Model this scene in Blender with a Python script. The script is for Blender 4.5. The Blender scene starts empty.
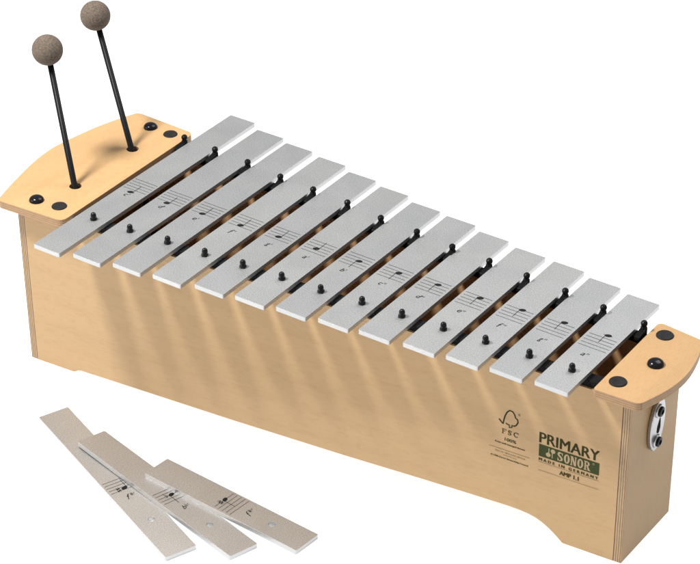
import bpy, bmesh, math, random
from mathutils import Vector, Matrix
random.seed(7)
S = 0.01                      # everything below is written in centimetres
sc = bpy.context.scene
COL = sc.collection

# ------------------------------------------------------------------ camera
cam = bpy.data.objects.new('camera', bpy.data.cameras.new('camera'))
COL.objects.link(cam); sc.camera = cam
M = [[0.8229361041830991, 0.5680903612397542, -0.007036327037124951],
     [0.30071326130575193, -0.44605447509702234, -0.8429750528447985],
     [-0.48202458745021115, 0.6915986890605835, -0.5379066372344885]]
mw = Matrix.Identity(4)
for i in range(3):
    mw[i][0] = M[0][i]; mw[i][1] = -M[1][i]; mw[i][2] = -M[2][i]
mw.translation = Vector((117.70974, -115.34392, 119.85847)) * S
cam.matrix_world = mw
cam.data.sensor_fit = 'HORIZONTAL'; cam.data.sensor_width = 36
cam.data.lens = 118.145; cam.data.clip_start = 0.05; cam.data.clip_end = 100

# ------------------------------------------------------------------ studio light
w = bpy.data.worlds.new('World'); sc.world = w; w.use_nodes = True
w.node_tree.nodes['Background'].inputs['Color'].default_value = (0.96, 0.98, 1.0, 1)
w.node_tree.nodes['Background'].inputs['Strength'].default_value = 0.40

def area_light(name, loc, target, power, sx, sy=None, color=(1, 1, 1)):
    l = bpy.data.lights.new(name, 'AREA'); l.energy = power; l.color = color
    if sy is None: l.shape = 'DISK'; l.size = sx * S
    else: l.shape = 'RECTANGLE'; l.size = sx * S; l.size_y = sy * S
    o = bpy.data.objects.new(name, l); COL.objects.link(o)
    o.location = Vector(loc) * S
    o.rotation_euler = (Vector(target) - Vector(loc)).to_track_quat('-Z', 'Y').to_euler()
    return o
area_light('key_lamp', (-33, -34, 146), (14, 18, 10), 42, 26, color=(1.0, 0.985, 0.96))
area_light('front_softbox', (-130, -130, 100), (0, 12, 8), 12, 90, 70)
area_light('overhead_added_fill', (70, 130, 190), (22, 18, 10), 30, 130, 130)  # unseen fill lamp, added to brighten upward faces and soften the mallet shadow

vs = sc.view_settings
vs.view_transform = 'Standard'; vs.look = 'None'; vs.exposure = 0.0; vs.gamma = 1.0
vs.use_curve_mapping = False
sc.render.engine = 'CYCLES'

# ------------------------------------------------------------------ material helpers
def new_mat(name):
    m = bpy.data.materials.new(name); m.use_nodes = True
    nt = m.node_tree; return m, nt, nt.nodes['Principled BSDF']
def N(nt, t, **kw):
    n = nt.nodes.new(t)
    for k, v in kw.items():
        if k in n.inputs: n.inputs[k].default_value = v
        else: setattr(n, k, v)
    return n
def ramp(nt, stops, interp='LINEAR'):
    r = nt.nodes.new('ShaderNodeValToRGB'); e = r.color_ramp.elements
    r.color_ramp.interpolation = interp
    while len(e) < len(stops): e.new(0.5)
    for el, (p, c) in zip(e, stops):
        el.position = p; el.color = (*c, 1) if len(c) == 3 else c
    return r
def coord(nt, scale, rot=(0, 0, 0)):
    tc = nt.nodes.new('ShaderNodeTexCoord'); mp = nt.nodes.new('ShaderNodeMapping')
    mp.inputs['Scale'].default_value = scale; mp.inputs['Rotation'].default_value = rot
    nt.links.new(tc.outputs['Object'], mp.inputs['Vector']); return mp.outputs['Vector']
def mul(c, k): return tuple(x * k for x in c)
def mix(nt, a, b, fac, mode='MIX', f=1.0):
    m = nt.nodes.new('ShaderNodeMix'); m.data_type = 'RGBA'; m.blend_type = mode
    if fac is None: m.inputs[0].default_value = f
    else: nt.links.new(fac, m.inputs[0])
    for sock, v in ((m.inputs[6], a), (m.inputs[7], b)):
        if isinstance(v, tuple): sock.default_value = (*v, 1)
        else: nt.links.new(v, sock)
    return m.outputs[2]

def wood(name, base, scale, rough=0.42, contrast=1.0, rot=(0, 0, 0)):
    """birch veneer: long soft figure, fine pores, small ray flecks. scale is per metre."""
    m, nt, b = new_mat(name)
    v = coord(nt, scale, rot)
    big = N(nt, 'ShaderNodeTexNoise', Scale=1.0, Detail=3.0, Roughness=0.55, Distortion=0.6)
    nt.links.new(v, big.inputs['Vector'])
    k = 0.075 * contrast
    r1 = ramp(nt, [(0.30, mul(base, 1 - k * 1.3)), (0.52, base), (0.72, mul(base, 1 + k))])
    nt.links.new(big.outputs['Fac'], r1.inputs['Fac'])
    # growth-ring figure
    wv = N(nt, 'ShaderNodeTexWave', Scale=1.1, Distortion=5.5, Detail=3.0, wave_type='BANDS', bands_direction='Z')
    wv.inputs['Detail Scale'].default_value = 0.9
    nt.links.new(v, wv.inputs['Vector'])
    r2 = ramp(nt, [(0.0, (0.93, 0.90, 0.86)), (0.35, (1, 1, 1)), (1.0, (1.0, 1.0, 1.0))])
    nt.links.new(wv.outputs['Fac'], r2.inputs['Fac'])
    c = mix(nt, r1.outputs['Color'], r2.outputs['Color'], None, 'MULTIPLY', 0.55 * contrast)
    # pores
    v2 = coord(nt, tuple(s * 38 for s in scale), rot)
    fine = N(nt, 'ShaderNodeTexNoise', Scale=1.0, Detail=2.0)
    nt.links.new(v2, fine.inputs['Vector'])
    r3 = ramp(nt, [(0.33, (0.86, 0.82, 0.76)), (0.50, (1, 1, 1)), (0.75, (1.03, 1.03, 1.03))])
    nt.links.new(fine.outputs['Fac'], r3.inputs['Fac'])
    c = mix(nt, c, r3.outputs['Color'], None, 'MULTIPLY', 0.6 * contrast)
    nt.links.new(c, b.inputs['Base Color'])
    b.inputs['Roughness'].default_value = rough
    b.inputs['Specular IOR Level'].default_value = 0.28
    bp = N(nt, 'ShaderNodeBump', Strength=0.06, Distance=0.0003)
    nt.links.new(fine.outputs['Fac'], bp.inputs['Height']); nt.links.new(bp.outputs['Normal'], b.inputs['Normal'])
    return m

def ply(name, base, dark, axis, t0, period, duty=0.26):
    """edge of plywood: stripes along one object axis (cm)"""
    m, nt, b = new_mat(name)
    tc = nt.nodes.new('ShaderNodeTexCoord'); sp = nt.nodes.new('ShaderNodeSeparateXYZ')
    nt.links.new(tc.outputs['Object'], sp.inputs[0])
    ns = N(nt, 'ShaderNodeTexNoise', Scale=60.0, Detail=2.0)
    nt.links.new(tc.outputs['Object'], ns.inputs['Vector'])
    def mth(op, a, bb):
        n = nt.nodes.new('ShaderNodeMath'); n.operation = op
        for i, v in enumerate((a, bb)):
            if isinstance(v, (int, float)): n.inputs[i].default_value = v
            else: nt.links.new(v, n.inputs[i])
        return n.outputs[0]
    x = mth('SUBTRACT', sp.outputs[axis], t0 * S)
    x = mth('ADD', x, mth('MULTIPLY', ns.outputs['Fac'], 0.0007))
    x = mth('DIVIDE', x, period * S)
    x = mth('FRACT', x, 0.0)
    r = ramp(nt, [(0.0, dark), (duty * 0.8, dark), (duty * 1.25, base), (0.93, mul(base, 0.97)), (1.0, dark)])
    nt.links.new(x, r.inputs['Fac'])
    n2 = N(nt, 'ShaderNodeTexNoise', Scale=260.0, Detail=2.0)
    nt.links.new(tc.outputs['Object'], n2.inputs['Vector'])
    r3 = ramp(nt, [(0.3, (0.86, 0.84, 0.8)), (0.6, (1, 1, 1))]); nt.links.new(n2.outputs['Fac'], r3.inputs['Fac'])
    c = mix(nt, r.outputs['Color'], r3.outputs['Color'], None, 'MULTIPLY', 0.7)
    nt.links.new(c, b.inputs['Base Color']); b.inputs['Roughness'].default_value = 0.6
    return m

def metal(name, c, rough, speck=0.05, metallic=0.8, scale=900):
    m, nt, b = new_mat(name)
    tc = nt.nodes.new('ShaderNodeTexCoord')
    n = N(nt, 'ShaderNodeTexNoise', Scale=scale, Detail=2.0, Roughness=0.7)
    nt.links.new(tc.outputs['Object'], n.inputs['Vector'])
    r = ramp(nt, [(0.36, mul(c, 1 - speck)), (0.64, mul(c, 1 + speck))])
    nt.links.new(n.outputs['Fac'], r.inputs['Fac'])
    n2 = N(nt, 'ShaderNodeTexNoise', Scale=35.0, Detail=3.0)
    nt.links.new(tc.outputs['Object'], n2.inputs['Vector'])
    r2 = ramp(nt, [(0.3, (0.975, 0.98, 0.985)), (0.7, (1.015, 1.01, 1.0))]); nt.links.new(n2.outputs['Fac'], r2.inputs['Fac'])
    cc = mix(nt, r.outputs['Color'], r2.outputs['Color'], None, 'MULTIPLY', 1.0)
    # each bar comes from its own batch: a touch lighter or darker, with finger smudges
    oi = nt.nodes.new('ShaderNodeObjectInfo')
    r3 = ramp(nt, [(0.0, (0.96, 0.962, 0.965)), (1.0, (1.04, 1.035, 1.03))]); nt.links.new(oi.outputs['Random'], r3.inputs['Fac'])
    cc = mix(nt, cc, r3.outputs['Color'], None, 'MULTIPLY', 1.0)
    n3 = N(nt, 'ShaderNodeTexNoise', Scale=22.0, Detail=4.0, Distortion=1.0)
    nt.links.new(tc.outputs['Object'], n3.inputs['Vector'])
    for q_ in (n2, n3):
        q_.noise_dimensions = '4D'; mm = nt.nodes.new('ShaderNodeMath'); mm.operation = 'MULTIPLY'; mm.inputs[1].default_value = 37.0
        nt.links.new(oi.outputs['Random'], mm.inputs[0]); nt.links.new(mm.outputs[0], q_.inputs['W'])
    r4 = ramp(nt, [(0.35, (rough - 0.02,) * 3), (0.65, (rough + 0.02,) * 3)]); nt.links.new(n3.outputs['Fac'], r4.inputs['Fac'])
    nt.links.new(r4.outputs['Color'], b.inputs['Roughness'])
    nt.links.new(cc, b.inputs['Base Color'])
    b.inputs['Metallic'].default_value = metallic
    bp = N(nt, 'ShaderNodeBump', Strength=0.35, Distance=0.0001)
    nt.links.new(n.outputs['Fac'], bp.inputs['Height']); nt.links.new(bp.outputs['Normal'], b.inputs['Normal'])
    return m

def plain(name, c, rough=0.5, speck=0.0, scale=300, metallic=0.0, bump=0.0, coat=0.0, spec=0.5):
    m, nt, b = new_mat(name)
    tc = nt.nodes.new('ShaderNodeTexCoord')
    n = N(nt, 'ShaderNodeTexNoise', Scale=scale, Detail=3.0, Roughness=0.65)
    nt.links.new(tc.outputs['Object'], n.inputs['Vector'])
    r = ramp(nt, [(0.3, mul(c, 1 - speck)), (0.7, mul(c, 1 + speck))])
    nt.links.new(n.outputs['Fac'], r.inputs['Fac']); nt.links.new(r.outputs['Color'], b.inputs['Base Color'])
    b.inputs['Roughness'].default_value = rough; b.inputs['Metallic'].default_value = metallic
    b.inputs['Coat Weight'].default_value = coat; b.inputs['Specular IOR Level'].default_value = spec
    if bump:
        bp = N(nt, 'ShaderNodeBump', Strength=bump, Distance=0.0004)
        nt.links.new(n.outputs['Fac'], bp.inputs['Height']); nt.links.new(bp.outputs['Normal'], b.inputs['Normal'])
    return m

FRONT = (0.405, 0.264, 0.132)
MAT = dict(
    floor=plain('glowing_white_table', (0.50, 0.50, 0.50), 0.7),
    panel=wood('birch_veneer', FRONT, (3, 9, 11), contrast=0.58),
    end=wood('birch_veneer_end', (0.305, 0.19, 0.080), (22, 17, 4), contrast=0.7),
    lid=wood('lacquered_birch', (0.415, 0.256, 0.122), (26, 4, 26), rough=0.4, contrast=0.85),
    inside=wood('raw_inside_wood', (0.46, 0.27, 0.13), (5, 20, 30), rough=0.7),
    ply_x=ply('ply_edge_upright', (0.36, 0.24, 0.125), (0.10, 0.05, 0.028), 0, 0.0, 0.19, 0.24),
    ply_z=ply('ply_edge_flat', (0.33, 0.20, 0.10), (0.19, 0.105, 0.05), 2, 16.25, 0.2, 0.2),
    bar=metal('brushed_aluminium', (0.415, 0.417, 0.417), 0.48, 0.23, scale=1100),
    bar_side=metal('cut_aluminium', (0.43, 0.435, 0.44), 0.34, 0.03),
    bar_warm=metal('warm_aluminium', (0.395, 0.375, 0.355), 0.52, 0.22, scale=1100),
    ink=plain('black_ink', (0.010, 0.010, 0.011), 0.6, spec=0.1),
    green=plain('green_ink', (0.038, 0.048, 0.016), 0.8, 0.12, 500, spec=0.1),
    brown=plain('brown_ink', (0.030, 0.030, 0.011), 0.8, 0.12, 500, spec=0.1),
    bare=plain('bare_wood_letter', (0.31, 0.215, 0.115), 0.6, 0.04, 200),
    rubber=plain('black_rubber', (0.005, 0.005, 0.005), 0.3, 0.2, spec=0.12),
    felt=plain('black_felt', (0.008, 0.007, 0.008), 0.9, 0.3, 600, bump=0.6, spec=0.1),
    plastic=plain('black_plastic', (0.007, 0.007, 0.008), 0.16, 0.1, spec=0.22),
    cap=plain('matt_black_cap', (0.016, 0.015, 0.015), 0.5, 0.25, 150, bump=0.3, spec=0.12),
    stick=plain('black_stick', (0.005, 0.005, 0.005), 0.4, 0.2, 250, spec=0.10),
    ball=plain('rubber_granulate', (0.094, 0.070, 0.053), 0.92, 0.55, 750, bump=1.0),
    chrome=plain('chrome', (0.36, 0.36, 0.37), 0.26, 0.02, metallic=1.0),
    dark=plain('dark_slot', (0.006, 0.006, 0.006), 0.8, spec=0.05),
)

# ------------------------------------------------------------------ mesh helpers (cm in, metres out)
def build(name, bm, mats, parent=None, label=None, cat=None, group=None, kind=None, smooth=False, bevel=0, seg=2):
    me = bpy.data.meshes.new(name)
    bmesh.ops.recalc_face_normals(bm, faces=bm.faces)
    bmesh.ops.scale(bm, vec=(S, S, S), verts=bm.verts)
    bm.to_mesh(me); bm.free()
    if not isinstance(mats, (list, tuple)): mats = [mats]
    for m in mats: me.materials.append(m)
    o = bpy.data.objects.new(name, me); COL.objects.link(o)
    if smooth: me.polygons.foreach_set('use_smooth', [True] * len(me.polygons))
    if bevel:
        b = o.modifiers.new('bevel', 'BEVEL'); b.width = bevel * S; b.segments = seg
        b.limit_method = 'ANGLE'; b.angle_limit = math.radians(50); b.harden_normals = False
    if parent: o.parent = parent
    if label: o['label'] = label
    if cat: o['category'] = cat
    if group: o['group'] = group
    if kind: o['kind'] = kind
    return o
def thing(name, loc, label, cat, group=None):
    o = bpy.data.objects.new(name, None); COL.objects.link(o); o.location = Vector(loc) * S
    o.empty_display_size = 0.02
    o['label'] = label; o['category'] = cat
    if group: o['group'] = group
    return o

def prism(bm, outline, z0, z1, holes=(), xf=None, side_mat=0, top_mat=0, sub=1):
    """extrude a 2D outline with round holes; xf maps (x, y, z) -> Vector"""
    xf = xf or (lambda x, y, z: Vector((x, y, z)))
    rings = [outline] + [[(cx + r * math.cos(a * 2 * math.pi / 24), cy + r * math.sin(a * 2 * math.pi / 24)) for a in range(24)] for cx, cy, r in holes]
    loops = {}
    for z in (z0, z1):
        es = []; loops[z] = []
        for rg in rings:
            vv = [bm.verts.new(xf(x, y, z)) for x, y in rg]; loops[z].append(vv)
            es += [bm.edges.new((vv[i], vv[(i + 1) % len(vv)])) for i in range(len(vv))]
        if len(rings) == 1:
            f = bm.faces.new(loops[z][0]); f.material_index = top_mat
        else:
            g = bmesh.ops.triangle_fill(bm, edges=es, use_beauty=True)
            for f in g['geom']:
                if isinstance(f, bmesh.types.BMFace): f.material_index = top_mat
    for a, b in zip(loops[z0], loops[z1]):
        for i in range(len(a)):
            j = (i + 1) % len(a)
            f = bm.faces.new((a[i], a[j], b[j], b[i])); f.material_index = side_mat

def lathe(bm, prof, c, axis=(0, 0, 1), seg=28):
    """revolve (radius, height) points around axis through c"""
    ax = Vector(axis).normalized(); t = ax.orthogonal().normalized(); u = ax.cross(t)
    rows = []
    for r, h in prof:
        if r < 1e-6: rows.append([bm.verts.new(Vector(c) + ax * h)])
        else: rows.append([bm.verts.new(Vector(c) + ax * h + (t * math.cos(a) + u * math.sin(a)) * r) for a in [2 * math.pi * i / seg for i in range(seg)]])
    for a, b in zip(rows, rows[1:]):
        for i in range(seg):
            j = (i + 1) % seg
            if len(a) == 1 and len(b) == 1: continue
            if len(a) == 1: bm.faces.new((a[0], b[j], b[i]))
            elif len(b) == 1: bm.faces.new((a[i], a[j], b[0]))
            else: bm.faces.new((a[i], a[j], b[j], b[i]))

def round_poly(pts, r, n=5):
    """round each corner of a polygon; r a number or list"""
    out = []; k = len(pts)
    for i, p in enumerate(pts):
        p = Vector(p); a = Vector(pts[i - 1]); b = Vector(pts[(i + 1) % k])
        rr = r[i] if isinstance(r, (list, tuple)) else r
        if rr <= 0: out.append(tuple(p)); continue
        rr = min(rr, (a - p).length * 0.45, (b - p).length * 0.45)
        s = p + (a - p).normalized() * rr; e = p + (b - p).normalized() * rr
        for j in range(n + 1):
            t = j / n; q = s * (1 - t) ** 2 + p * 2 * t * (1 - t) + e * t * t
            out.append(tuple(q))
    return out

def text_geo(body, x0, x1, y0, y1, bold=0.0, shear=0.0, spacing=1.0):
    """letters from Blender's own font as triangles fitted into a rectangle"""
    cu = bpy.data.curves.new('t', 'FONT'); cu.body = body; cu.shear = shear; cu.offset = bold
    cu.space_character = spacing; cu.resolution_u = 4
    o = bpy.data.objects.new('t', cu); COL.objects.link(o)
    dg = bpy.context.evaluated_depsgraph_get(); dg.update()
    me = bpy.data.meshes.new_from_object(o.evaluated_get(dg))
    vs_ = [v.co.copy() for v in me.vertices]; fs = [tuple(p.vertices) for p in me.polygons]
    bpy.data.objects.remove(o); bpy.data.curves.remove(cu); bpy.data.meshes.remove(me)
    ax0 = min(v.x for v in vs_); ax1 = max(v.x for v in vs_); ay0 = min(v.y for v in vs_); ay1 = max(v.y for v in vs_)
    if x1 is None: x1 = x0 + (ax1 - ax0) * (y1 - y0) / (ay1 - ay0)
    return [(x0 + (v.x - ax0) / (ax1 - ax0) * (x1 - x0), y0 + (v.y - ay0) / (ay1 - ay0) * (y1 - y0)) for v in vs_], fs

class Print:
    """flat ink on a surface; xf maps (u, v, lift) to a point; every piece a hair above the last"""
    def __init__(s, xf, lift=0.012): s.bm = bmesh.new(); s.xf = xf; s.h = lift
    def poly(s, pts, mat=0, step=0.0006):
        f = s.bm.faces.new([s.bm.verts.new(s.xf(u, v, s.h)) for u, v in pts]); f.material_index = mat; s.h += step
    def quads(s, A_, B_, mat=0, step=0.0006):
        a = [s.bm.verts.new(s.xf(u, v, s.h)) for u, v in A_]; b = [s.bm.verts.new(s.xf(u, v, s.h)) for u, v in B_]
        for i in range(len(a) - 1):
            f = s.bm.faces.new((a[i], a[i + 1], b[i + 1], b[i])); f.material_index = mat
        s.h += step
    def line(s, pts, wd, mat=0):
        L = []; R = []
        for i, p in enumerate(pts):
            a = Vector(pts[max(i - 1, 0)]); b = Vector(pts[min(i + 1, len(pts) - 1)])
            d = (b - a).normalized(); n = Vector((-d.y, d.x)) * wd / 2; p = Vector(p)
            L.append(tuple(p + n)); R.append(tuple(p - n))
        s.quads(L, R, mat)
    def rect(s, u0, u1, v0, v1, mat=0): s.poly([(u0, v0), (u1, v0), (u1, v1), (u0, v1)], mat)
    def ell(s, cu, cv, ru, rv, mat=0, rot=0.0, n=20):
        s.poly([(cu + ru * math.cos(t) * math.cos(rot) - rv * math.sin(t) * math.sin(rot),
                 cv + ru * math.cos(t) * math.sin(rot) + rv * math.sin(t) * math.cos(rot)) for t in [2 * math.pi * i / n for i in range(n)]], mat)
    def ring(s, cu, cv, ru, rv, ri, rj, mat=0, n=24, a0=0, a1=2 * math.pi):
        ts = [a0 + (a1 - a0) * i / n for i in range(n + 1)]
        s.quads([(cu + ru * math.cos(t), cv + rv * math.sin(t)) for t in ts], [(cu + ri * math.cos(t), cv + rj * math.sin(t)) for t in ts], mat)
    def text(s, body, x0, x1, y0, y1, mat=0, **kw):
        bold = kw.pop('bold', 0.0)
        vs_, fs = text_geo(body, x0 + bold, x1 - bold if x1 else None, y0, y1, **kw)
        for du in ((-bold, 0, bold) if bold else (0,)):
            vv = [s.bm.verts.new(s.xf(u + du, v, s.h)) for u, v in vs_]
            for f in fs: s.bm.faces.new([vv[i] for i in f]).material_index = mat
            s.h += 0.0006
    def done(s, name, mats, parent, **kw): return build(name, s.bm, mats, parent, **kw)

# ------------------------------------------------------------------ the table: glow added to keep it pure white and wash out cast shadows
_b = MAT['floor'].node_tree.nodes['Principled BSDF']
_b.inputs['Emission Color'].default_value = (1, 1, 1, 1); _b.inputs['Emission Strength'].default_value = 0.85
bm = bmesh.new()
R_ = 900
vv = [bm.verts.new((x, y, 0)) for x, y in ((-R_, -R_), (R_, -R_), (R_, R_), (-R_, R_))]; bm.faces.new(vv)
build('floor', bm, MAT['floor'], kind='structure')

# ------------------------------------------------------------------ the instrument
YC = 20.17
AX, AY, BX, BY = -6.76, 8.46, 52.73, 4.13        # left x, left half depth, right x, right half depth
def yhalf(x): return AY + (BY - AY) * (x - AX) / (BX - AX)
root = thing('metallophone', ((AX + BX) / 2, YC, 0), 'large wooden trapezoid box metallophone with thirteen silver tone bars on top', 'metallophone')
LIFT = Vector(root.location) / S
def part(name, bm, mats, parent=None, **kw):
    """parts are written in the box's own frame with the origin on the table at x=0,y=0"""
    p = parent or root
    o = build(name, bm, mats, p, **kw)
    if p is root: o.location = -LIFT * S
    return o
A = Vector((AX, YC - AY, 0)); B = Vector((BX, YC - BY, 0)); D = (B - A).normalized(); NO = Vector((D.y, -D.x, 0))
FLEN = (B - A).length
TB = 0.73                                         # board thickness
H = 16.22
# end boards: trapezoid in plan so that their edges lie flush with the long sides
def end_board(x0, x1):
    bm = bmesh.new()
    pts = [(x0, YC - yhalf(x0)), (x1, YC - yhalf(x1)), (x1, YC + yhalf(x1)), (x0, YC + yhalf(x0))]
    prism(bm, pts, 0, H)
    for f in bm.faces:
        n = f.normal if f.normal.length else Vector((0, 0, 1)); f.normal_update(); n = f.normal
        f.material_index = 0 if abs(n.x) > 0.8 else 1
    return bm
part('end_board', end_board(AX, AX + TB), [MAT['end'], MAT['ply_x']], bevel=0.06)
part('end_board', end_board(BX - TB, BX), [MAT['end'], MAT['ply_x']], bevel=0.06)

# front and back panels with the shallow cut-out between the feet
def bottom_profile():
    pts = [(0.72, 0), (4.7, 0), (4.95, 0.1), (5.3, 0.33), (5.7, 0.42), (12, 0.58), (22, 0.82), (33.6, 1.24), (41, 1.6), (45.75, 1.8), (49.4, 1.92)]
    pts += [(50.41, 1.90), (51.2, 1.82), (51.8, 1.69), (52.3, 1.50), (52.73, 1.28), (53.2, 0.98), (53.68, 0.62), (54.05, 0.30), (54.34, 0.0), (FLEN - 0.75, 0)]
    return pts
HP = 16.08
def long_panel(sign):
    bm = bmesh.new()
    bot = bottom_profile(); n = len(bot)
    def P(s, z, t):
        x = AX + s * D.x; yy = YC - yhalf(x) if sign < 0 else YC + yhalf(x)
        return Vector((x, yy - sign * (t + 0.004), z))
    ss = [b[0] for b in bot]
    rows = [[bm.verts.new(P(s, z, t)) for s, z in bot] for t in (0, TB)]
    tops = [[bm.verts.new(P(s, HP, t)) for s in ss] for t in (0, TB)]
    for k in (0, 1):
        for i in range(n - 1): bm.faces.new((rows[k][i], rows[k][i + 1], tops[k][i + 1], tops[k][i])).material_index = 0 if k == 0 else 2
    for i in range(n - 1):
        bm.faces.new((rows[0][i], rows[0][i + 1], rows[1][i + 1], rows[1][i])).material_index = 1
        bm.faces.new((tops[0][i], tops[0][i + 1], tops[1][i + 1], tops[1][i])).material_index = 1
    for i in (0, n - 1): bm.faces.new((rows[0][i], tops[0][i], tops[1][i], rows[1][i])).material_index = 1
    return bm
MAT['panel_edge'] = plain('panel_edge', (0.34, 0.225, 0.12), 0.6, 0.12, 200)
fp = part('front_panel', long_panel(-1), [MAT['panel'], MAT['panel_edge'], MAT['inside']])
part('back_panel', long_panel(1), [MAT['panel'], MAT['panel_edge'], MAT['inside']])
# bottom of the sound box
bm = bmesh.new()
q = 0.80
x0, x1 = AX + TB + 0.05, BX - TB - 0.05
prism(bm, [(x0, YC - yhalf(x0) + q), (x1, YC - yhalf(x1) + q), (x1, YC + yhalf(x1) - q), (x0, YC + yhalf(x0) - q)], 2.2, 2.8)
part('base_board', bm, MAT['inside'])

# rails that carry the bars
for sg, nm in ((-1, 'felt_rail'), (1, 'felt_rail')):
    bm = bmesh.new()
    x0, x1 = AX + TB + 0.03, BX - TB - 0.03
    for a, b_, zz1 in ((0.18, 1.32 if sg < 0 else 1.15, 16.66),):
        o1 = [(x0, YC + sg * (yhalf(x0) - a)), (x1, YC + sg * (yhalf(x1) - a)), (x1, YC + sg * (yhalf(x1) - b_)), (x0, YC + sg * (yhalf(x0) - b_))]
        prism(bm, o1, HP + 0.01, zz1)
    part(nm, bm, MAT['felt'], bevel=0.08)

# tone bars -----------------------------------------------------------
ZB, TH, W = 17.135, 0.40, 2.99
BARS = [(1.22, 6.58, 34.49), (5.08, 7.27, 33.59), (8.8, 7.99, 33.03), (12.75, 8.46, 32.6), (16.59, 9.22, 31.87), (20.41, 9.72, 31.3), (24.23, 10.24, 30.56),
        (28.05, 10.77, 30.29), (31.76, 11.23, 29.65), (35.71, 11.69, 29.15), (39.53, 12.1, 29.03), (43.29, 12.58, 28.47), (47.14, 12.99, 28.05)]
PEGS = [(1.43, 12.59), (5.34, 12.8), (9.21, 13.1), (13.09, 13.29), (16.88, 13.63), (20.71, 13.93), (24.54, 14.14), (28.34, 14.58), (32.12, 14.79), (35.94, 15.08), (39.75, 15.39), (43.65, 15.63), (47.41, 15.83)]
POSTS = [(-0.55, 27.92), (3.16, 27.69), (7.02, 27.49), (11.03, 27.0), (14.76, 26.78), (18.58, 26.59), (22.48, 26.06), (26.3, 25.9), (30.14, 25.53), (33.94, 25.31), (37.71, 25.1), (41.56, 24.85), (45.36, 24.44), (49.22, 24.21)]
#        letter, prime, staff step of the note head (0 = lowest line, 1 = first space ...), stem up
NOTES = [('c', 1, -2, 1), ('d', 1, -1, 1), ('e', 1, 0, 1), ('f', 1, 1, 1), ('g', 1, 2, 1), ('a', 1, 3, 1), ('b', 1, 4, 0),
         ('c', 2, 5, 0), ('d', 2, 6, 0), ('e', 2, 7, 0), ('f', 2, 8, 0), ('g', 2, 9, 0), ('a', 2, 10, 0)]

def note_print(pr, v_back, hgt, v_letter, letter, primes, step, up, acc=None, xo=0.0, hw=1.27):
    """u across the bar, v towards the back end (music's up)"""
    sp = hgt / 4; v0 = v_back - hgt
    for k in range(5): pr.rect(-hw + xo, hw + xo, v0 + k * sp - 0.018, v0 + k * sp + 0.018)
    hv = v0 + step * sp / 2; hu = xo + (-0.12 if up else 0.22)
    if acc: hu = xo + 0.12
    if step == -2: pr.rect(hu - 0.42, hu + 0.42, hv - 0.018, hv + 0.018)
    if step == 10: pr.rect(hu - 0.42, hu + 0.42, hv - 0.018, hv + 0.018)
    pr.ell(hu, hv, 0.30, 0.19, rot=0.3)
    if up: pr.rect(hu + 0.19, hu + 0.235, hv + 0.04, hv + 1.25)
    else: pr.rect(hu - 0.235, hu - 0.19, hv - 1.25, hv - 0.04)
    if acc == 'sharp':
        su = hu - 0.55
        for du in (-0.08, 0.08): pr.rect(su + du - 0.018, su + du + 0.018, hv - 0.34, hv + 0.34)
        for dv in (-0.12, 0.12): pr.line([(su - 0.18, hv + dv - 0.05), (su + 0.18, hv + dv + 0.05)], 0.075)
    if acc == 'flat':
        su = hu - 0.5
        pr.rect(su - 0.10, su - 0.065, hv - 0.18, hv + 0.5)
        pr.line([(su - 0.08, hv + 0.12), (su + 0.06, hv + 0.17), (su + 0.10, hv + 0.04), (su - 0.07, hv - 0.16)], 0.05)
    # letter with its primes
    lo, hi = {'b': (-.2, .32), 'd': (-.2, .32), 'f': (-.34, .34), 'g': (-.36, .18)}.get(letter, (-.2, .17))
    lx = xo - 0.33
    wdt = {'f': .36, 'g': .36}.get(letter, .33)
    pr.text(letter, lx, lx + wdt, v_letter + lo, v_letter + hi, shear=0.3)
    u = lx + wdt + 0.09
    if acc == 'sharp':
        for du in (0.05, 0.15): pr.rect(u + du - 0.014, u + du + 0.014, v_letter - 0.05, v_letter + 0.38)
        for dv in (0.10, 0.23): pr.rect(u - 0.02, u + 0.22, v_letter + dv - 0.02, v_letter + dv + 0.02)
        u += 0.30
    if acc == 'flat':
        pr.rect(u, u + 0.03, v_letter - 0.02, v_letter + 0.38)
        pr.line([(u + 0.02, v_letter + 0.16), (u + 0.12, v_letter + 0.18), (u + 0.13, v_letter + 0.08), (u + 0.02, v_letter)], 0.04)
        u += 0.24
    for k in range(primes):
        a = u + k * 0.13
        pr.line([(a, v_letter + 0.12), (a + 0.06, v_letter + 0.30)], 0.04)

def bar_mesh(L, w, hole_v, th=TH, hole_u=0.0):
    bm = bmesh.new()
    prism(bm, round_poly([(-w / 2, -L / 2), (w / 2, -L / 2), (w / 2, L / 2), (-w / 2, L / 2)], 0.13, 4), -th, 0, holes=[(hole_u, hole_v, 0.30)], side_mat=1)
    return bm

for i, (xc, yf, yb) in enumerate(BARS):
    L = yb - yf; yc = (yf + yb) / 2
    px, py = PEGS[i]
    w_ = 2.86 if i == 0 else W
    b = build('tone_bar', bar_mesh(L, w_, py - yc, hole_u=px - xc), [MAT['bar'], MAT['bar_side']], root, bevel=0.035)
    b.location = Vector((xc, yc, ZB)) * S - root.location
    b.rotation_euler = (0, 0, math.radians(random.uniform(-0.12, 0.12)))
    t = i / 12
    pass
    vback = 20.15 + 1.1 * t + (-0.08 if i in (5, 9) else 0); hgt = 1.68 + 0.12 * t
    pr = Print(lambda u, v, h: Vector((u, v, h)), lift=0.012)
    l, n_, st, up = NOTES[i]
    note_print(pr, vback - yc, hgt, 17.45 + 0.85 * t - yc, l, n_, st, up)
    pr.done('note_marking', MAT['ink'], b)

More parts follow.
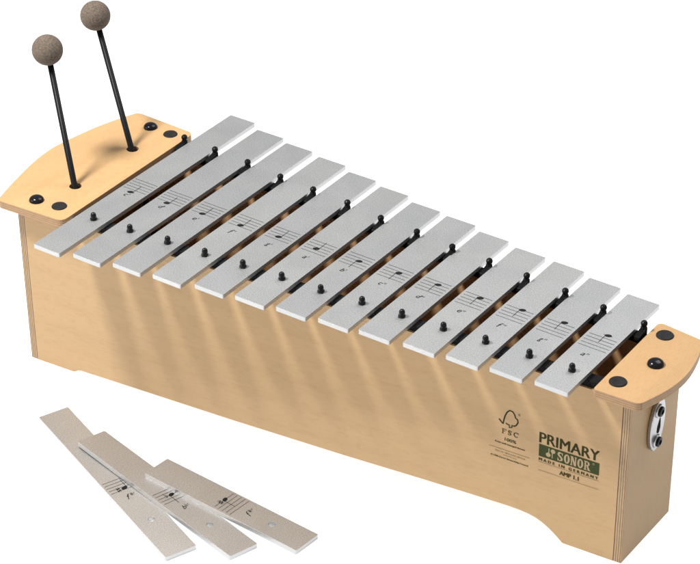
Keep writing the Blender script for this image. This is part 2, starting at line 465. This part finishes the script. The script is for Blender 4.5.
# pegs through the front of each bar
for px, py in PEGS:
    bm = bmesh.new()
    lathe(bm, [(0, -0.9), (0.20, -0.9), (0.20, 0.02), (0.30, 0.03), (0.315, 0.09), (0.30, 0.17), (0.245, 0.22), (0.24, 0.27), (0.255, 0.33), (0.255, 0.45), (0.23, 0.57), (0.16, 0.67), (0.08, 0.715), (0, 0.73)], (px, py, ZB), (random.uniform(-.06, .06), random.uniform(-.06, .06), 1), seg=24)
    part('bar_peg', bm, MAT['plastic'], smooth=True)
# rubber posts between the rear ends
for k, (px, py) in enumerate(POSTS):
    bm = bmesh.new()
    lathe(bm, [(0, -1.25), (0.30, -1.25), (0.30, -0.30), (0.28, -0.12), (0.23, -0.02), (0.23, 0.04), (0.27, 0.12), (0.29, 0.24), (0.26, 0.37), (0.16, 0.47), (0, 0.50)], (px, py, ZB + 0.26), (random.uniform(-.07, .07), random.uniform(-.07, .07), 1), seg=24)
    prism(bm, [(py - 1.25, 16.67), (py + 0.05, 16.67), (py + 0.05, 17.30), (py - 0.35, 17.22), (py - 1.15, 16.95)], px - 0.24, px + 0.24, xf=lambda x, y, z: Vector((z, x, y)))
    # rubber tongue running forward from the post
    pass
    part('rubber_post', bm, MAT['rubber'], smooth=False, bevel=0.04)

# end caps (lids) -------------------------------------------------------
ZL, TL = 17.0, 0.74
LL = [(-7.95, 10.55), (-8.75, 13.2), (-9.45, 15.9), (-9.95, 18.4), (-10.1, 20.6), (-9.85, 22.9), (-9.35, 25.7), (-8.7, 28.0), (-7.9, 30.2), (-1.05, 29.9), (-0.80, 11.0)]
RL = [(49.9, 14.75), (49.72, 25.95), (53.9, 25.5), (54.55, 23.4), (54.95, 21.2), (54.95, 19.2), (54.6, 17.3), (53.85, 14.95)]
def smooth_side(pts, i0, i1, n=6):
    """Catmull-Rom through the curved side only"""
    out = []
    for i in range(len(pts)):
        out.append(pts[i])
        if i0 <= i < i1:
            p0 = Vector(pts[i - 1] if i > i0 else pts[i]); p1 = Vector(pts[i]); p2 = Vector(pts[i + 1]); p3 = Vector(pts[i + 2] if i + 2 <= i1 else pts[i + 1])
            for k in range(1, n):
                t = k / n
                out.append(tuple(0.5 * ((2 * p1) + (-p0 + p2) * t + (2 * p0 - 5 * p1 + 4 * p2 - p3) * t * t + (-p0 + 3 * p1 - 3 * p2 + p3) * t ** 3)))
    return out
def lid(pts, rad, i0, i1, holes):
    rp = []
    n = len(pts)
    rounded = []
    for i, p in enumerate(pts):
        if rad[i] > 0:
            a = Vector(pts[i - 1]); b = Vector(pts[(i + 1) % n]); P = Vector(p); rr = rad[i]
            s = P + (a - P).normalized() * rr; e = P + (b - P).normalized() * rr
            for j in range(7):
                t = j / 6; rounded.append(tuple(s * (1 - t) ** 2 + P * 2 * t * (1 - t) + e * t * t))
        else: rounded.append(p)
    bm = bmesh.new()
    prism(bm, rounded, ZL - TL, ZL, holes=holes, side_mat=1)
    return bm
def curve_pts(P, idx):
    return P
LLs = smooth_side(LL, 0, 8); nl = len(LLs)
radl = [0] * nl; radl[0] = 0.5; radl[nl - 3] = 0.55; radl[nl - 2] = 0.7; radl[nl - 1] = 0.7
RLs = smooth_side(RL, 2, 7); nr = len(RLs)
radr = [0] * nr; radr[0] = 0.3; radr[1] = 0.6; radr[2] = 0.4; radr[nr - 1] = 0.5
H1P, H2P = (-3.81, 16.30), (-3.86, 24.41)
lidL = part('end_cap', lid(LLs, radl, 0, 8, [(*H1P, 0.56), (*H2P, 0.56)]), [MAT['lid'], MAT['ply_z']], bevel=0.07, seg=3, label='left end cap with two mallet holes')
lidR = part('end_cap', lid(RLs, radr, 2, 7, []), [MAT['lid'], MAT['ply_z']], bevel=0.07, seg=3, label='small right end cap without holes')
def dome(x, y, r, parent):
    bm = bmesh.new()
    lathe(bm, [(r * 1.0, 0.0), (r * 1.02, 0.06)] + [(r * math.cos(a), 0.08 + 0.62 * r * math.sin(a)) for a in [math.pi / 2 * k / 9 for k in range(10)]], (x, y, ZL + 0.004), seg=36)
    part('dome_cap', bm, MAT['plastic'], parent, smooth=True)
def disc(x, y, r, parent):
    bm = bmesh.new()
    lathe(bm, [(r, 0.0), (r, 0.05), (r * 0.94, 0.10), (r * 0.5, 0.115), (0, 0.12)], (x, y, ZL + 0.004), seg=36)
    part('screw_cover', bm, MAT['cap'], parent, smooth=False)
dome(-5.01, 12.44, 0.66, lidL); dome(-5.07, 28.53, 0.64, lidL)
disc(-2.67, 12.78, 0.68, lidL); disc(-2.71, 28.52, 0.66, lidL)
disc(51.05, 16.65, 0.72, lidR); disc(51.01, 24.44, 0.72, lidR); dome(52.33, 20.41, 0.67, lidR)

# printing on the front panel --------------------------------------------
def on_front(u, v, h): return A + D * u + Vector((0, 0, v)) + NO * h
pr = Print(on_front)
BR, GR, BA = 0, 1, 2
pr.text('PRIMARY', 51.86, 57.20, 9.42, 10.44, mat=BR, bold=0.035)
pr.rect(51.88, 57.22, 8.06, 9.26, mat=GR)
# crossed mallets emblem
pr.ring(52.72, 8.45, 0.21, 0.21, 0.0001, 0.0001, mat=BA); pr.ring(53.13, 8.92, 0.20, 0.20, 0.0001, 0.0001, mat=BA)
pr.rect(52.73, 52.80, 8.5, 9.12, mat=BA); pr.rect(53.04, 53.11, 8.22, 8.85, mat=BA)
# condensed slab serif word
def slab(pr, ch, u, v, wd, ht, mat):
    st = wd * 0.34; sf = 0.075
    if ch == 'O':
        pr.ring(u + wd / 2, v + ht / 2, wd / 2, ht / 2 + 0.01, wd * 0.15, ht / 2 - 0.12, mat=mat, n=28)
    elif ch == 'N':
        t = wd * 0.2
        pr.rect(u + .03, u + .03 + t, v, v + ht, mat=mat); pr.rect(u + wd - t - .03, u + wd - .03, v, v + ht, mat=mat)
        pr.poly([(u + .03, v + ht), (u + .03 + wd * .34, v + ht), (u + wd - .03, v), (u + wd - .03 - wd * .34, v)], mat=mat)
        pr.rect(u - .02, u + t + .08, v, v + sf, mat=mat); pr.rect(u - .02, u + t + .02, v + ht - sf, v + ht, mat=mat); pr.rect(u + wd - t - .08, u + wd + .02, v + ht - sf, v + ht, mat=mat)
    elif ch == 'R':
        pr.rect(u + .04, u + .04 + st * .8, v, v + ht, mat=mat)
        pr.rect(u - .02, u + st + .08, v, v + sf, mat=mat); pr.rect(u - .02, u + .1, v + ht - sf, v + ht, mat=mat)
        pr.ring(u + wd * .45, v + ht * .735, wd * .48, ht * .265, wd * .18, ht * .265 - .1, mat=mat, a0=-math.pi / 2, a1=math.pi / 2, n=14)
        pr.rect(u + wd * .2, u + wd * .46, v + ht - .1, v + ht, mat=mat); pr.rect(u + wd * .2, u + wd * .46, v + ht * .47, v + ht * .47 + .1, mat=mat)
        pr.poly([(u + wd * .42, v + ht * .5), (u + wd * .72, v + ht * .5), (u + wd + .03, v), (u + wd * .66, v)], mat=mat)
        pr.rect(u + wd * .66, u + wd + .06, v, v + sf, mat=mat)
    elif ch == 'F':
        pr.rect(u + .05, u + .05 + st * .55, v, v + ht, mat=mat); pr.rect(u, u + st + .03, v, v + .04, mat=mat)
        pr.rect(u, u + wd, v + ht - .05, v + ht, mat=mat); pr.rect(u + .05, u + wd * .75, v + ht * .5, v + ht * .5 + .045, mat=mat)
        pr.rect(u + wd - .035, u + wd, v + ht - .16, v + ht, mat=mat)
    elif ch == 'C':
        pr.ring(u + wd / 2, v + ht / 2, wd / 2, ht / 2 + 0.01, wd * 0.30, ht / 2 - 0.045, mat=mat, n=22, a0=0.75, a1=2 * math.pi - 0.75)
        pr.rect(u + wd * .88, u + wd * .95, v + ht * .66, v + ht, mat=mat)
    elif ch == 'S':
        P = [(.88, .76), (.80, .90), (.5, .945), (.24, .86), (.19, .73), (.32, .60), (.66, .44), (.80, .28), (.72, .13), (.46, .055), (.22, .10), (.12, .26)]
        pr.line([(u + a * wd, v + b_ * ht) for a, b_ in P[:4]], 0.1 * ht, mat=mat)
        pr.line([(u + a * wd, v + b_ * ht) for a, b_ in P[2:9]], 0.2 * ht, mat=mat)
        pr.line([(u + a * wd, v + b_ * ht) for a, b_ in P[7:]], 0.1 * ht, mat=mat)
        pr.rect(u + .82 * wd, u + .93 * wd, v + .66 * ht, v + .98 * ht, mat=mat); pr.rect(u + .07 * wd, u + .18 * wd, v + .02 * ht, v + .36 * ht, mat=mat)
for k, ch in enumerate('SONOR'): slab(pr, ch, 53.52 + k * 0.595, 8.20, 0.52, 0.90, BA)
pr.text('®', 56.62, 56.82, 8.92, 9.12, mat=BA)
pr.text('MADE IN GERMANY', 51.90, 57.18, 7.63, 7.90, mat=BR, bold=0.02, spacing=1.6)
pr.rect(51.88, 57.24, 7.50, 7.525, mat=BR)
pr.text('AMP 1.1', 53.78, 55.50, 6.86, 7.27, mat=BR, bold=0.02)
pr.rect(51.86, 57.28, 6.66, 6.685, mat=BR)
pr.done('brand_print', [MAT['brown'], MAT['green'], MAT['bare']], fp)
pr = Print(on_front)
TREE = [(48.2, 10.41), (48.58, 10.04), (48.64, 10.44), (48.75, 10.91), (48.91, 11.3), (49.14, 11.55), (49.43, 11.5), (49.6, 11.26), (49.68, 11.0), (49.86, 10.88), (49.92, 10.63), (49.77, 10.29), (49.55, 10.12), (49.39, 10.16), (49.38, 9.94), (49.17, 9.86), (49.13, 10.12), (48.97, 10.11), (48.83, 10.21)]
pr.line(TREE[:2], 0.13); pr.line(TREE[1:13], 0.12); pr.line(TREE[12:], 0.11)
for k, ch in enumerate('FSC'): slab(pr, ch, 48.50 + k * 0.53, 9.10, (0.40, 0.36, 0.46)[k], 0.47, 0)
pr.text('®', 49.92, 50.10, 11.32, 11.52)
pr.text('100%', 48.78, 49.83, 8.44, 8.74, bold=0.01)
pr.text('From well-managed forests', 47.9, 50.65, 8.02, 8.18, bold=0.02)
pr.rect(47.38, 51.1, 7.48, 7.505)
pr.text('Cert no. GFA-COC-001510', 47.95, 50.68, 7.15, 7.29)
pr.text('www.fsc.org', 48.68, 49.9, 6.90, 7.03)
pr.text('© 1996 Forest Stewardship Council', 47.55, 50.97, 6.56, 6.71, bold=0.02)
pr.done('certification_print', [MAT['brown']], fp)

# chrome connector plate on the right end ---------------------------------
def on_right(u, v, h): return Vector((BX + h, u, v))
cy, cz = 20.12, 11.68
out = []
for k in range(13):                                # two arcs with blunt ends
    t = -1 + 2 * k / 12; out.append((cy - 0.02 + 0.22 * t - 0.92 * (1 - t * t) ** 0.7 - 0.20, cz + 2.42 * t))
for k in range(13):
    t = 1 - 2 * k / 12; out.append((cy + 0.02 + 0.22 * t + 0.92 * (1 - t * t) ** 0.7 + 0.20, cz + 2.42 * t))
bm = bmesh.new(); prism(bm, out, 0.005, 0.40, xf=lambda x, y, z: on_right(x, y, z))
plate = part('connector_plate', bm, MAT['chrome'], bevel=0.09, seg=3)
for zz in (13.08, 10.12):
    bm = bmesh.new()
    lathe(bm, [(0.58, 0.0), (0.60, 0.05), (0.56, 0.12), (0.44, 0.14)], (BX + 0.402, 20.02, zz), (1, 0, 0), 28)
    r_ = part('screw_ring', bm, MAT['chrome'], plate, smooth=True)
    bm = bmesh.new()
    lathe(bm, [(0.44, 0.0), (0.44, 0.24), (0.40, 0.32), (0.22, 0.36), (0.20, 0.26), (0, 0.26)], (BX + 0.405, 20.02, zz), (1, 0, 0), 28)
    part('screw_head', bm, MAT['rubber'], plate, smooth=False)
bm = bmesh.new()
prism(bm, round_poly([(19.88, 10.95), (20.25, 10.75), (20.50, 11.2), (20.46, 11.9), (20.36, 12.35), (20.18, 12.0), (19.92, 11.5)], 0.15), 0.403, 0.412, xf=lambda x, y, z: on_right(x, y, z))
part('key_slot', bm, MAT['dark'], plate)

# ------------------------------------------------------------------ mallets
def mallet(hole, head, r, label):
    head = Vector(head); hp = Vector((hole[0], hole[1], ZL - TL / 2)); d = (head - hp).normalized()
    foot = hp - d * (12.2 / abs(d.z) * 1.0)
    t = thing('mallet', foot, label, 'mallet', 'mallets standing in the end cap')
    off = -t.location
    bm = bmesh.new()
    Lk = (head - foot).length
    lathe(bm, [(0, 0), (0.25, 0.02), (0.27, 0.15), (0.27, Lk - r * 0.6), (0, Lk - r * 0.6)], foot, d, 20)
    o = build('stick', bm, MAT['stick'], t, smooth=True); o.location = off
    bm = bmesh.new()
    bmesh.ops.create_icosphere(bm, subdivisions=5, radius=r, matrix=Matrix.Translation(head))
    o = build('head', bm, MAT['ball'], t, smooth=True); o.location = off
mallet((H1P[0] + 0.0, H1P[1] - 0.05), (-7.62, 18.27, 28.64), 1.38, 'left mallet, brown ball on a black stick in the front hole of the end cap')
mallet((H2P[0], H2P[1] - 0.05), (-8.39, 25.73, 28.75), 1.37, 'rear mallet with brown ball head, its black stick in the hole farther back')

# ------------------------------------------------------------------ loose bars on the table
def loose(c, fr, rt, L, w_, hole, vl, vb, hgt, letter, primes, step, up, acc, label):
    fr = Vector(fr).normalized(); rt = Vector(rt); rt = (rt - fr * rt.dot(fr)).normalized(); up_ = rt.cross(-fr)
    m = Matrix((rt, -fr, up_)).transposed().to_4x4(); m.translation = Vector(c) * S
    o = build('loose_tone_bar', bar_mesh(L, w_, -L / 2 + hole, 0.42), [MAT['bar_warm'], MAT['bar_side']], None, label=label, cat='metallophone bar', group='loose tone bars', bevel=0.035)
    o.matrix_world = m
    pr = Print(lambda u, v, h: Vector((u, v, h)))
    note_print(pr, -L / 2 + vb, hgt, -L / 2 + vl, letter, primes, step, up, acc)
    pr.done('note_marking', MAT['ink'], o)
loose((11.747, 1.303, 0.424), (0.9226, -0.3856, 0), (0.3856, 0.9226, 0), 23.28, 2.88, 5.06, 8.8, 11.45, 1.6, 'f', 1, 1, 1, 'sharp',
      'longest loose silver bar lying flat on the table, leftmost and lowest of the three')
loose((16.651, 2.076, 0.728), (0.9738, -0.2268, -0.0161), (0.2243, 0.9699, -0.0947), 20.72, 2.94, 4.40, 7.55, 10.45, 1.6, 'b', 1, 4, 0, 'flat',
      'middle loose silver bar, resting on the longest one and partly under the shortest')
loose((22.274, 3.767, 0.80), (0.9987, -0.039, -0.0319), (0.0364, 0.9961, -0.0808), 16.38, 2.98, 3.74, 6.1, 8.85, 1.65, 'f', 2, 8, 0, 'sharp',
      'shortest loose silver bar, rightmost and on top of the overlapping three')
